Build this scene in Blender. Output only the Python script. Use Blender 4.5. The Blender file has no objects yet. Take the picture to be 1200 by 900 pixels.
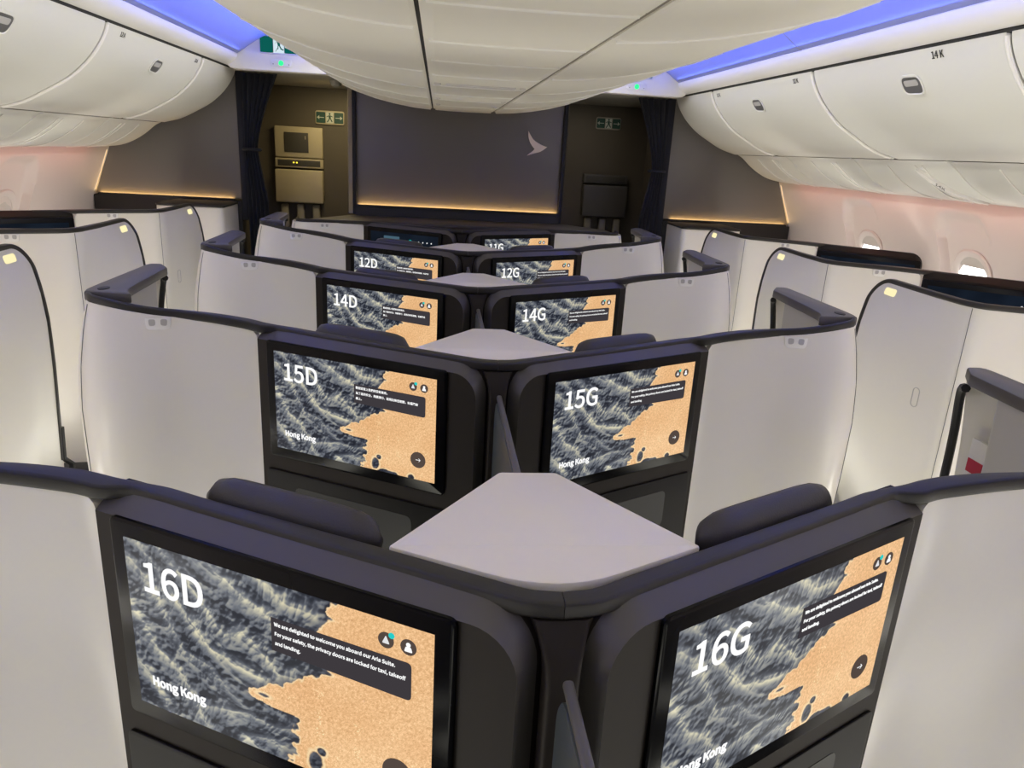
import bpy, bmesh, math, random
import numpy as np
from mathutils import Vector, Matrix

C = bpy.context.scene.collection
scene = bpy.context.scene
PI = math.pi
random.seed(5)

# ------------------------------------------------------------------ camera
CX, CZ, F = -0.1743, 1.70, 870.0
PITCH, YAW, ROLL = 0.3042, 0.1105, 0.0559
cam_d = bpy.data.cameras.new('camera')
cam = bpy.data.objects.new('camera', cam_d)
C.objects.link(cam)
cam_d.sensor_fit = 'HORIZONTAL'
cam_d.sensor_width = 36.0
cam_d.lens = 36.0 * F / 1200.0
cam_d.clip_start = 0.02
fw = Vector((math.sin(YAW) * math.cos(PITCH), math.cos(YAW) * math.cos(PITCH), -math.sin(PITCH)))
r0 = Vector((math.cos(YAW), -math.sin(YAW), 0))
u0 = r0.cross(fw)
rt = r0 * math.cos(ROLL) + u0 * math.sin(ROLL)
up = -r0 * math.sin(ROLL) + u0 * math.cos(ROLL)
cam.matrix_world = Matrix(((rt.x, up.x, -fw.x, CX), (rt.y, up.y, -fw.y, 0), (rt.z, up.z, -fw.z, CZ), (0, 0, 0, 1)))
scene.camera = cam

# ------------------------------------------------------------------ view, world, lights
scene.view_settings.view_transform = 'Standard'
scene.view_settings.look = 'None'
scene.view_settings.gamma = 1.0
scene.view_settings.use_curve_mapping = False
EXPOSURE = 0.16
scene.view_settings.exposure = EXPOSURE
EM = 0.90                                  # emission level of display white
world = bpy.data.worlds.new('world')
scene.world = world
world.use_nodes = True
bg = world.node_tree.nodes['Background']
bg.inputs[0].default_value = (1.0, 0.97, 0.93, 1)
bg.inputs[1].default_value = 0.06


def area(name, loc, aim, sx, sy, power, col, spread=180):
    """rectangular lamp at loc, shining towards loc + aim, its long side sy along the cabin"""
    d = bpy.data.lights.new(name, 'AREA')
    d.shape = 'RECTANGLE'
    d.size, d.size_y = sx, sy
    d.energy, d.color = power, col
    d.spread = math.radians(spread)
    o = bpy.data.objects.new(name, d)
    C.objects.link(o)
    z = -Vector(aim).normalized()
    y = Vector((0, 1, 0))
    if abs(z.dot(y)) > .95:
        y = Vector((1, 0, 0))
    x = y.cross(z).normalized()
    y = z.cross(x)
    o.matrix_world = Matrix(((x.x, y.x, z.x, loc[0]), (x.y, y.y, z.y, loc[1]), (x.z, y.z, z.z, loc[2]), (0, 0, 0, 1)))
    return o


for s in (-1, 1):
    area('cove_blue_light', (s * 1.575, 1.7, 2.262), (-s * .75, 0, .55), .03, 8.2, 5, (.08, .15, 1.0))
    area('ceiling_wash_light', (s * .80, 1.6, 2.24), (s * .62, 0, -.75), .10, 8.4, 52, (1.0, .97, .85), 130)
    area('sidewall_wash_light', (s * 2.60, 1.7, 1.555), (s * .35, 0, -1), .04, 8.6, 5.2, (1.0, .26, .18))
    area('centre_blue_fill', (s * .97, 1.7, 2.20), (s * .82, 0, .44), .03, 8.2, 50, (.08, .15, 1.0), 58)  # second blue strip, added out of sight to spread blue over the cove
    area('aisle_floor_fill', (s * 1.40, 1.4, .03), (0, 0, 1), .26, 8.0, 20, (1.0, .965, .84))  # unseen uplight added along the aisle to brighten the ceiling
    for row_y in (-.82, .30, 1.42, 2.54, 3.66, 4.78):
        area('footwell_light', (s * .70, row_y + .20, .03), (0, 0, 1), .45, .35, 2.6, (1.0, .965, .83))  # added lamp, out of view, lifting ceiling and wing panels from below
        area('window_footwell_light', (s * 2.30, row_y + .30, .03), (0, 0, 1), .45, .35, 7.6, (1.0, .96, .86))  # unseen lamp added to lift the bins and side walls
area('rear_fill', (0, -2.6, 1.5), (0, 1, -.05), 4.6, 1.5, 6, (1.0, .95, .85))  # area lamp added behind the camera as fill
area('vestibule_light', (-1.05, 7.05, 2.13), (0, .1, -1), .5, .25, 7.5, (1.0, .82, .44))
area('vestibule_light', (1.2, 7.05, 2.13), (0, .1, -1), .4, .2, 1.6, (1.0, .9, .75))

# ------------------------------------------------------------------ materials


def mat(name, col, rough=.5, metal=0.0, emit=None, es=0.0, bump=0.0, bscale=200, spec=.5, vary=0.0, vscale=3.0, coat=0.0):
    m = bpy.data.materials.new(name)
    m.use_nodes = True
    nt = m.node_tree
    b = nt.nodes['Principled BSDF']
    b.inputs['Base Color'].default_value = (*col, 1)
    b.inputs['Roughness'].default_value = rough
    b.inputs['Metallic'].default_value = metal
    b.inputs['Specular IOR Level'].default_value = spec
    b.inputs['Coat Weight'].default_value = coat
    if emit is not None:
        b.inputs['Emission Color'].default_value = (*emit, 1)
        b.inputs['Emission Strength'].default_value = es
    tc = nt.nodes.new('ShaderNodeTexCoord')
    if bump:
        n = nt.nodes.new('ShaderNodeTexNoise')
        n.inputs['Scale'].default_value = bscale
        n.inputs['Detail'].default_value = 3
        bp = nt.nodes.new('ShaderNodeBump')
        bp.inputs['Strength'].default_value = bump
        bp.inputs['Distance'].default_value = .002
        nt.links.new(tc.outputs['Object'], n.inputs['Vector'])
        nt.links.new(n.outputs['Fac'], bp.inputs['Height'])
        nt.links.new(bp.outputs['Normal'], b.inputs['Normal'])
    if vary:
        n = nt.nodes.new('ShaderNodeTexNoise')
        n.inputs['Scale'].default_value = vscale
        n.inputs['Detail'].default_value = 4
        mr = nt.nodes.new('ShaderNodeMapRange')
        mr.inputs['To Min'].default_value = 1 - vary
        mr.inputs['To Max'].default_value = 1 + vary
        mx = nt.nodes.new('ShaderNodeVectorMath')
        mx.operation = 'SCALE'
        mx.inputs[0].default_value = col
        nt.links.new(tc.outputs['Object'], n.inputs['Vector'])
        nt.links.new(n.outputs['Fac'], mr.inputs['Value'])
        nt.links.new(mr.outputs['Result'], mx.inputs['Scale'])
        nt.links.new(mx.outputs[0], b.inputs['Base Color'])
    return m


def emis(name, col, st):
    m = bpy.data.materials.new(name)
    m.use_nodes = True
    nt = m.node_tree
    nt.nodes.clear()
    e = nt.nodes.new('ShaderNodeEmission')
    e.inputs[0].default_value = (*col, 1)
    e.inputs[1].default_value = st
    o = nt.nodes.new('ShaderNodeOutputMaterial')
    nt.links.new(e.outputs[0], o.inputs[0])
    return m


def srgb(r, g, b):
    f = lambda c: c / 255 / 12.92 if c / 255 <= .04045 else ((c / 255 + .055) / 1.055) ** 2.4
    return (f(r), f(g), f(b))


M = {}
M['white'] = mat('suite_white', (.78, .755, .69), .28, spec=.5, vary=.015, vscale=2)
M['grey'] = mat('suite_grey', (.48, .47, .46), .45, vary=.02, vscale=2)
M['rim'] = mat('dark_rim', (.020, .018, .017), .45, bump=.05, bscale=600)
M['surround'] = mat('dark_surround', (.018, .014, .0115), .6, bump=.05, bscale=500, spec=.2)
M['ledge'] = mat('ledge_sheen', (.085, .078, .072), .42, bump=.05, bscale=500)  # lighter than the surround: reflected sheen put into the ledge colour
M['stow'] = mat('stowage_black', (.006, .0055, .0055), .5, spec=.2)
M['cap'] = mat('armrest_cap', (.085, .080, .085), .42, bump=.05, bscale=600)
M['black'] = mat('recess_shade', (.008, .008, .009), .5)
M['gloss'] = mat('black_glass', (.004, .004, .005), .18, spec=.12)
M['gasket'] = mat('black_rubber', (.012, .012, .013), .55)
M['table'] = mat('console_white', (.88, .83, .73), .42, vary=.012, vscale=5)
M['divider'] = mat('divider_teal_grey', (.050, .062, .068), .5, bump=.1, bscale=400)
M['divtrim'] = mat('divider_trim', (.10, .095, .09), .4)
M['leather'] = mat('headrest_leather', (.040, .036, .036), .45, bump=.25, bscale=350)
M['seatfab'] = mat('seat_fabric', (.05, .055, .062), .8, bump=.4, bscale=500)
M['piping'] = mat('tan_piping', (.30, .20, .12), .6)
M['hook'] = mat('hook_plastic', (.82, .81, .78), .25)
M['hookdark'] = mat('hook_pit', (.42, .41, .40), .5)
M['seam'] = mat('seam_grey', (.12, .12, .12), .6)
M['paddle'] = mat('latch_paddle', (.10, .10, .10), .4)
M['sign'] = emis('lit_seat_sign', srgb(245, 232, 180), 1.0)
M['bin'] = mat('bin_shell', (.66, .655, .615), .42, bump=.03, bscale=300, vary=.01)
M['ceil'] = mat('ceiling_shell', (.92, .895, .80), .48, bump=.03, bscale=300, vary=.01)
M['cove'] = mat('cove_panel', (.22, .235, .34), .5)
M['valance'] = mat('valance_white', (.80, .78, .75), .4)
M['bead'] = mat('seam_highlight_white', (.97, .96, .90), .5)  # near-white for the highlights painted along ceiling joints
M['gap'] = mat('dark_gap', (.02, .02, .02), .7)
M['gapwarm'] = mat('gap_warm_grey', (.30, .27, .22), .6)
M['wall'] = mat('sidewall_panel', (.64, .585, .565), .5, vary=.01)
M['shade'] = mat('window_shade', (.52, .50, .48), .5)
M['pane'] = emis('daylight_pane', (1.0, .98, .96), 3.2)
M['bulk'] = mat('bulkhead_laminate', (.172, .160, .146), .5, bump=.06, bscale=250, vary=.03, vscale=6)
M['bulkbase'] = mat('bulkhead_base', (.011, .0105, .010), .5)
M['strip'] = emis('gold_light_strip', (1.0, .62, .24), 13.0)
M['slot'] = emis('gold_light_slot', (1.0, .70, .40), .9)
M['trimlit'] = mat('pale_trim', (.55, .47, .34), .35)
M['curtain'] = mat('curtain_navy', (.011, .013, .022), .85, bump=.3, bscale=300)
M['curtainL'] = mat('curtain_navy_lit', (.018, .019, .028), .85, bump=.3, bscale=300)  # paler copy of the navy, light put into the colour
M['vest'] = mat('vestibule_wall', (.085, .070, .050), .6, vary=.04)
M['vestceil'] = mat('vestibule_ceiling', (.45, .42, .35), .6)
M['jump'] = mat('crew_panel', (.42, .36, .24), .4)
M['jumpdark'] = mat('crew_dark', (.05, .045, .036), .5)
M['carpet'] = mat('carpet', (.035, .037, .042), .95, bump=.6, bscale=900)
M['counter'] = mat('counter_brown', (.060, .052, .042), .45)
M['metal'] = mat('emblem_metal', (.92, .79, .66), .35, metal=0)
M['green'] = emis('exit_green', srgb(12, 92, 84), .9)
M['exitwhite'] = emis('exit_white', srgb(215, 232, 240), .9)
M['exitframe'] = mat('exit_frame', (.55, .55, .60), .4)
M['dimgreen'] = mat('sign_green', srgb(20, 66, 55), .5)
M['dimwhite'] = mat('sign_white', srgb(190, 195, 185), .5)
M['led'] = emis('green_led', (.03, 1.0, .25), 1.3)
M['inkdark'] = mat('ink', (.03, .03, .03), .6)
M['red'] = mat('placard_red', srgb(170, 30, 60), .5)
M['placard'] = mat('placard_white', (.75, .74, .72), .4)
M['txt'] = emis('screen_text', (1, 1, 1), 1.0 * EM)
M['txtdim'] = emis('screen_small_text', (.78, .78, .8), 1.0 * EM)
M['box'] = emis('screen_message_box', srgb(62, 58, 62), 1.0 * EM)
M['icon'] = emis('screen_icon', srgb(84, 72, 66), 1.0 * EM)
M['cyan'] = emis('screen_cyan', srgb(40, 205, 200), 1.0 * EM)
M['uireflection'] = emis('screen_reflection', srgb(70, 96, 112), 1.0 * EM)
M['yellowled'] = emis('amber_led', (1.0, .75, .05), 2.0)

# screen picture: colours kept per vertex on the display mesh
m = bpy.data.materials.new('screen_picture')
m.use_nodes = True
nt = m.node_tree
pb = nt.nodes['Principled BSDF']
at = nt.nodes.new('ShaderNodeVertexColor')
at.layer_name = 'picture'
pb.inputs['Base Color'].default_value = (.004, .004, .004, 1)
pb.inputs['Roughness'].default_value = .3
pb.inputs['Specular IOR Level'].default_value = .08
nt.links.new(at.outputs['Color'], pb.inputs['Emission Color'])
pb.inputs['Emission Strength'].default_value = 1.0 * EM
M['picture'] = m

# ------------------------------------------------------------------ mesh helpers


def finish(me, mats, angle=35):
    for mm in (mats if isinstance(mats, (list, tuple)) else [mats]):
        me.materials.append(mm)
    bm = bmesh.new()
    bm.from_mesh(me)
    bmesh.ops.recalc_face_normals(bm, faces=bm.faces)
    bm.to_mesh(me)
    bm.free()
    me.polygons.foreach_set('use_smooth', [True] * len(me.polygons))
    for pg in me.polygons:
        if len(pg.vertices) > 6:
            pg.use_smooth = False
    me.set_sharp_from_angle(angle=math.radians(angle))
    me.update()


def obj(name, me, parent=None):
    o = bpy.data.objects.new(name, me)
    C.objects.link(o)
    if parent is not None:
        o.parent = parent
    return o


def mk(name, verts, faces, mt, parent=None, angle=35, recalc=True):
    me = bpy.data.meshes.new(name)
    me.from_pydata([tuple(v) for v in verts], [], faces)
    finish(me, mt, angle)
    return obj(name, me, parent)


class MB:
    """collects solids that make one mesh"""

    def __init__(self):
        self.v, self.f = [], []

    def add(self, v, f):
        k = len(self.v)
        self.v += [tuple(p) for p in v]
        self.f += [[i + k for i in q] for q in f]
        return self

    def loft(self, rings, closed=True, caps=True, loop=False):
        n = len(rings[0])
        v = [p for r in rings for p in r]
        f = []
        R = len(rings)
        for i in range(R if loop else R - 1):
            a, b = i * n, ((i + 1) % R) * n
            for j in range(n if closed else n - 1):
                k = (j + 1) % n
                f.append([a + j, a + k, b + k, b + j])
        if caps and closed and not loop:
            f.append(list(range(n)))
            f.append([(R - 1) * n + j for j in range(n)])
        return self.add(v, f)

    def tube(self, path, r, n=10):
        path = [Vector(p) for p in path]
        rings = []
        ref = None
        for i, p in enumerate(path):
            t = (path[min(i + 1, len(path) - 1)] - path[max(i - 1, 0)]).normalized()
            if ref is None:
                ref = Vector((0, 0, 1)) if abs(t.z) < .9 else Vector((1, 0, 0))
            x = (ref - t * ref.dot(t)).normalized()
            ref = x
            y = t.cross(x)
            rr = r[i] if isinstance(r, (list, tuple)) else r
            rings.append([p + x * rr * math.cos(2 * PI * k / n) + y * rr * math.sin(2 * PI * k / n) for k in range(n)])
        return self.loft(rings)

    def box(self, c, s, bev=0.0, rot=0.0):
        bm = bmesh.new()
        bmesh.ops.create_cube(bm, size=1)
        for v in bm.verts:
            v.co = Vector((v.co.x * s[0], v.co.y * s[1], v.co.z * s[2]))
        if bev:
            bmesh.ops.bevel(bm, geom=list(bm.edges), offset=bev, segments=3, profile=.5, affect='EDGES')
        mt = Matrix.Translation(c) @ Matrix.Rotation(rot, 4, 'Z')
        bm.verts.ensure_lookup_table()
        v = [mt @ q.co for q in bm.verts]
        f = [[q.index for q in p.verts] for p in bm.faces]
        bm.free()
        return self.add(v, f)

    def prism(self, poly, fn, a, b, bev=0.0):
        """poly (p,q) points carried by fn(p,q,h) from h=a to h=b; bev rounds both rims inwards"""
        if bev:
            rings = []
            for h, o in ((a, bev), (a + bev * .3, bev * .3), (a + bev, 0), (b - bev, 0), (b - bev * .3, bev * .3), (b, bev)):
                rings.append([fn(p, q, h) for p, q in inset(poly, o)])
        else:
            rings = [[fn(p, q, h) for p, q in poly] for h in (a, b)]
        return self.loft(rings)

    def build(self, name, mt, parent=None, angle=35, mirror=1):
        v = self.v if mirror == 1 else [(-x, y, z) for x, y, z in self.v]
        return mk(name, v, self.f, mt, parent, angle)


def inset(poly, d):
    if not d:
        return list(poly)
    n = len(poly)
    ar = sum(poly[i][0] * poly[(i + 1) % n][1] - poly[(i + 1) % n][0] * poly[i][1] for i in range(n))
    sg = 1 if ar > 0 else -1
    out = []
    for i in range(n):
        p0, p1, p2 = Vector(poly[i - 1]), Vector(poly[i]), Vector(poly[(i + 1) % n])
        e1, e2 = (p1 - p0), (p2 - p1)
        if e1.length < 1e-9 or e2.length < 1e-9:
            out.append(tuple(p1))
            continue
        e1.normalize()
        e2.normalize()
        n1, n2 = Vector((-e1.y, e1.x)) * sg, Vector((-e2.y, e2.x)) * sg
        m_ = n1 + n2
        k = m_.dot(n1)
        out.append(tuple(p1 + (m_ / k if k > .3 else m_) * d))
    return out


def rrect(w, h, r, n=6, cx=0, cy=0):
    pts = []
    for sx, sy, a0 in ((1, 1, 0), (-1, 1, 90), (-1, -1, 180), (1, -1, 270)):
        for k in range(n + 1):
            a = math.radians(a0 + 90 * k / n)
            pts.append((cx + sx * (w / 2 - r) + r * math.cos(a), cy + sy * (h / 2 - r) + r * math.sin(a)))
    return pts


def circle(r, n=24, cx=0, cy=0):
    return [(cx + r * math.cos(2 * PI * k / n), cy + r * math.sin(2 * PI * k / n)) for k in range(n)]


def round_poly(poly, rad, n=6):
    out = []
    N = len(poly)
    for i in range(N):
        p0, p1, p2 = Vector(poly[i - 1]), Vector(poly[i]), Vector(poly[(i + 1) % N])
        r = rad[i] if isinstance(rad, (list, tuple)) else rad
        if r <= 0:
            out.append(tuple(p1))
            continue
        d = min(r, (p0 - p1).length * .45, (p2 - p1).length * .45)
        a = p1 + (p0 - p1).normalized() * d
        b = p1 + (p2 - p1).normalized() * d
        for k in range(n + 1):
            t = k / n
            out.append(tuple(a * (1 - t) ** 2 + p1 * 2 * t * (1 - t) + b * t * t))
    return out


def catmull(pts, m=8):
    """smooth curve through points of any dimension"""
    P = [np.array(p, float) for p in pts]
    P = [2 * P[0] - P[1]] + P + [2 * P[-1] - P[-2]]
    out = []
    for i in range(1, len(P) - 2):
        for k in range(m):
            t = k / m
            a, b, c, d = P[i - 1], P[i], P[i + 1], P[i + 2]
            out.append(.5 * ((2 * b) + (c - a) * t + (2 * a - 5 * b + 4 * c - d) * t * t + (3 * b - a - 3 * c + d) * t ** 3))
    out.append(P[-2])
    return [tuple(float(q) for q in p) for p in out]


def empty(name, loc, rz=0.0, label=None, cat=None, group=None):
    o = bpy.data.objects.new(name, None)
    o.empty_display_size = .1
    C.objects.link(o)
    o.location = loc
    o.rotation_euler = (0, 0, rz)
    tag(o, label, cat, group)
    return o


def tag(o, label=None, cat=None, group=None, kind=None):
    if label: o['label'] = label
    if cat: o['category'] = cat
    if group: o['group'] = group
    if kind: o['kind'] = kind
    return o


def struct(o):
    o['kind'] = 'structure'
    return o


def copy_tree(o, parent=None):
    c = o.copy()
    C.objects.link(c)
    c.parent = parent
    for ch in list(o.children):
        copy_tree(ch, c)
    return c


_fonts = {}
FONT = None
try:                                       # the sans serif that ships inside Blender
    import os
    _p = os.path.join(bpy.utils.system_resource('DATAFILES', path='fonts'), 'Noto Sans CJK Regular.woff2')
    if os.path.exists(_p):
        FONT = bpy.data.fonts.load(_p)
except Exception:
    FONT = None


def text_mesh(s, size, bold=0.0, align='LEFT', extrude=.0004, line=1.0):
    key = (s, size, bold, align, extrude, line)
    if key in _fonts:
        return _fonts[key]
    cu = bpy.data.curves.new('lettering', 'FONT')
    cu.body = s
    if FONT is not None:
        cu.font = FONT
    cu.size = 1.0
    cu.offset = bold
    cu.align_x = align
    cu.extrude = extrude / size / CAPK
    cu.space_line = line
    cu.resolution_u = 6
    t = bpy.data.objects.new('lettering', cu)
    C.objects.link(t)
    dg = bpy.context.evaluated_depsgraph_get()
    me = bpy.data.meshes.new_from_object(t.evaluated_get(dg))
    bpy.data.objects.remove(t)
    bpy.data.curves.remove(cu)
    me.materials.clear()
    me.transform(Matrix.Scale(size * CAPK, 4))
    _fonts[key] = me
    return me


CAPK = 1.0
_h = text_mesh('H', 1.0, 0, 'LEFT', 0.0)
CAPK = .715 / max(max(v.co.y for v in _h.vertices), .1)
_fonts.clear()


def text(name, s, size, mt, parent, mtx, bold=0.0, align='LEFT', line=1.0):
    me = text_mesh(s, size, bold, align, line=line).copy()
    me.materials.append(mt)
    o = obj(name, me, parent)
    o.matrix_local = mtx
    return o


# facing -Y (towards a viewer who looks along +Y): text x -> +x, text y -> +z
UPRIGHT = Matrix(((1, 0, 0, 0), (0, 0, -1, 0), (0, 1, 0, 0), (0, 0, 0, 1)))

# ------------------------------------------------------------------ layout of the cabin
PITCH_ROW = 1.12
Y16 = 0.8386
ROWY = {16: Y16, 15: Y16 + PITCH_ROW, 14: Y16 + 2 * PITCH_ROW, 12: Y16 + 3 * PITCH_ROW, 11: Y16 + 4 * PITCH_ROW}
YB = 6.32                      # bulkhead plane
Y0C, Y1C = -3.0, 8.2           # cabin ends

# ---- floor
struct(MB().box((0, (Y0C + Y1C) / 2, -.05), (6.2, Y1C - Y0C, .1)).build('floor', M['carpet']))

# ---- side walls with recessed window bays
WIN_Y = (5.10, 4.03, 2.96, 1.89)
WPROF = [(2.715, 1.80), (2.71, 1.62), (2.735, 1.52), (2.80, 1.36), (2.86, 1.20), (2.90, 1.05), (2.92, .85), (2.90, .60), (2.84, .35), (2.74, .12), (2.66, 0.0)]
wp = catmull(WPROF, 6)


def bay(y, z):
    """depth of the window recess"""
    d = 0
    for wy in WIN_Y:
        a = abs(y - wy) / .225
        b = abs(z - 1.12) / .37
        q = (max(a, 0) ** 5 + max(b, 0) ** 4) ** .2
        t = min(max((1.03 - q) / .09, 0), 1)
        d = max(d, .055 * t * t * (3 - 2 * t))
    return d


def wall_x(z):
    for (xa, za), (xb, zb) in zip(wp[:-1], wp[1:]):
        if zb <= z <= za:
            return xa + (xb - xa) * (za - z) / (za - zb)
    return 2.9


for s, nm in ((-1, 'wall_left'), (1, 'wall_right')):
    ys = [Y0C + .5 * k for k in range(8)] + [1.2 + .022 * k for k in range(int((5.6 - 1.2) / .022) + 1)] + [5.7, 6.0, YB + .1, 7.2, Y1C]
    rings = []
    for y in ys:
        ring = [(s * (x + bay(y, z)), y, z) for x, z in wp]
        ring += [(s * 3.08, y, 0.0), (s * 3.08, y, 1.8)]
        rings.append(ring)
    struct(MB().loft(rings).build(nm, M['wall'], angle=50))

# ---- windows
wn = 0
for s in (-1, 1):
    for i, wy in enumerate(WIN_Y[:3]):
        wn += 1
        zc = 1.075
        x0 = wall_x(zc) + .055
        w = struct(empty('window_%d' % wn, (s * x0, wy, zc)))
        tilt = -.22 * s
        fn = lambda p, q, h, s=s: (-s * h + s * (-.28 * q if q > 0 else -.10 * q), p, q)
        ring = MB()
        outer, inner = rrect(.335, .445, .15, 8), rrect(.25, .36, .115, 8)
        ring.loft([[fn(p, q, -.01) for p, q in outer], [fn(p, q, .012) for p, q in outer], [fn(p, q, .018) for p, q in inset(outer, .01)],
                   [fn(p, q, .016) for p, q in inset(inner, -.012)], [fn(p, q, .006) for p, q in inner], [fn(p, q, -.01) for p, q in inner]], caps=False, loop=True)
        ring.build('window_frame', M['wall'], w)
        MB().prism(rrect(.252, .362, .115, 8), fn, -.012, -.002).build('pane', M['pane'] if s > 0 else M['shade'], w)
        if s > 0:
            zb = .115 if i != 1 else .125
            sh = [(p, q) for p, q in rrect(.250, .36, .115, 8) if q >= zb - .001]
            sh = sorted(sh, key=lambda t: math.atan2(t[1] - .1, t[0]))
            MB().prism([(-.125, zb)] + [(.125, zb)] + sh, fn, -.0015, .006).build('window_shade', M['shade'], w)

# ---- bins: profile of the door face, the end, and the service panel under it
BIN = [(1.705, 2.165), (1.715, 2.13), (1.745, 2.075), (1.80, 2.005), (1.89, 1.925), (2.00, 1.86), (2.12, 1.80), (2.245, 1.765)]
BINP = catmull(BIN, 4)
PSU = [(2.268, 1.762), (2.312, 1.738), (2.39, 1.675), (2.48, 1.62), (2.57, 1.585), (2.685, 1.566)]
PSUP = catmull(PSU, 4)


def extr(prof, back, s, ya, yb, bev=.012):
    """closed solid from an open profile extruded along the cabin; ends rounded over"""
    def ring(y, d):
        n = len(prof)
        out = []
        for i, (x, z) in enumerate(prof):
            a, b = prof[max(i - 1, 0)], prof[min(i + 1, n - 1)]
            tx, tz = b[0] - a[0], b[1] - a[1]
            l = math.hypot(tx, tz)
            nx, nz = -tz / l, tx / l
            if nx * -1 + nz * -1 < 0:
                nx, nz = -nx, -nz
            out.append((s * (x - nx * d * -1 if False else s * s * (x - nx * d)), y, z - nz * d))
        out += [(s * x, y, z) for x, z in back]
        return out
    return [ring(ya, bev), ring(ya + bev * .3, bev * .3), ring(ya + bev, 0), ring(yb - bev, 0), ring(yb - bev * .3, bev * .3), ring(yb, bev)]


def prof_at(prof, z):
    for (xa, za), (xb, zb) in zip(prof[:-1], prof[1:]):
        if min(za, zb) <= z <= max(za, zb):
            return xa + (xb - xa) * (z - za) / (zb - za), (xb - xa), (zb - za)
    return prof[0][0], 1, -1


def bin_surface(s, y, z):
    """matrix on the door face: local x along the cabin (reading direction), local y up the face, local z outwards"""
    x, dx, dz = prof_at(BINP, z)
    upv = Vector((-s * dx, 0, -dz)).normalized()
    if upv.z < 0:
        upv = -upv
    out = Vector((-s, 0, -.4))
    out = (out - upv * out.dot(upv)).normalized()
    xv = upv.cross(out).normalized()
    return Matrix(((xv.x, upv.x, out.x, s * x), (xv.y, upv.y, out.y, y), (xv.z, upv.z, out.z, z), (0, 0, 0, 1)))


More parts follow.
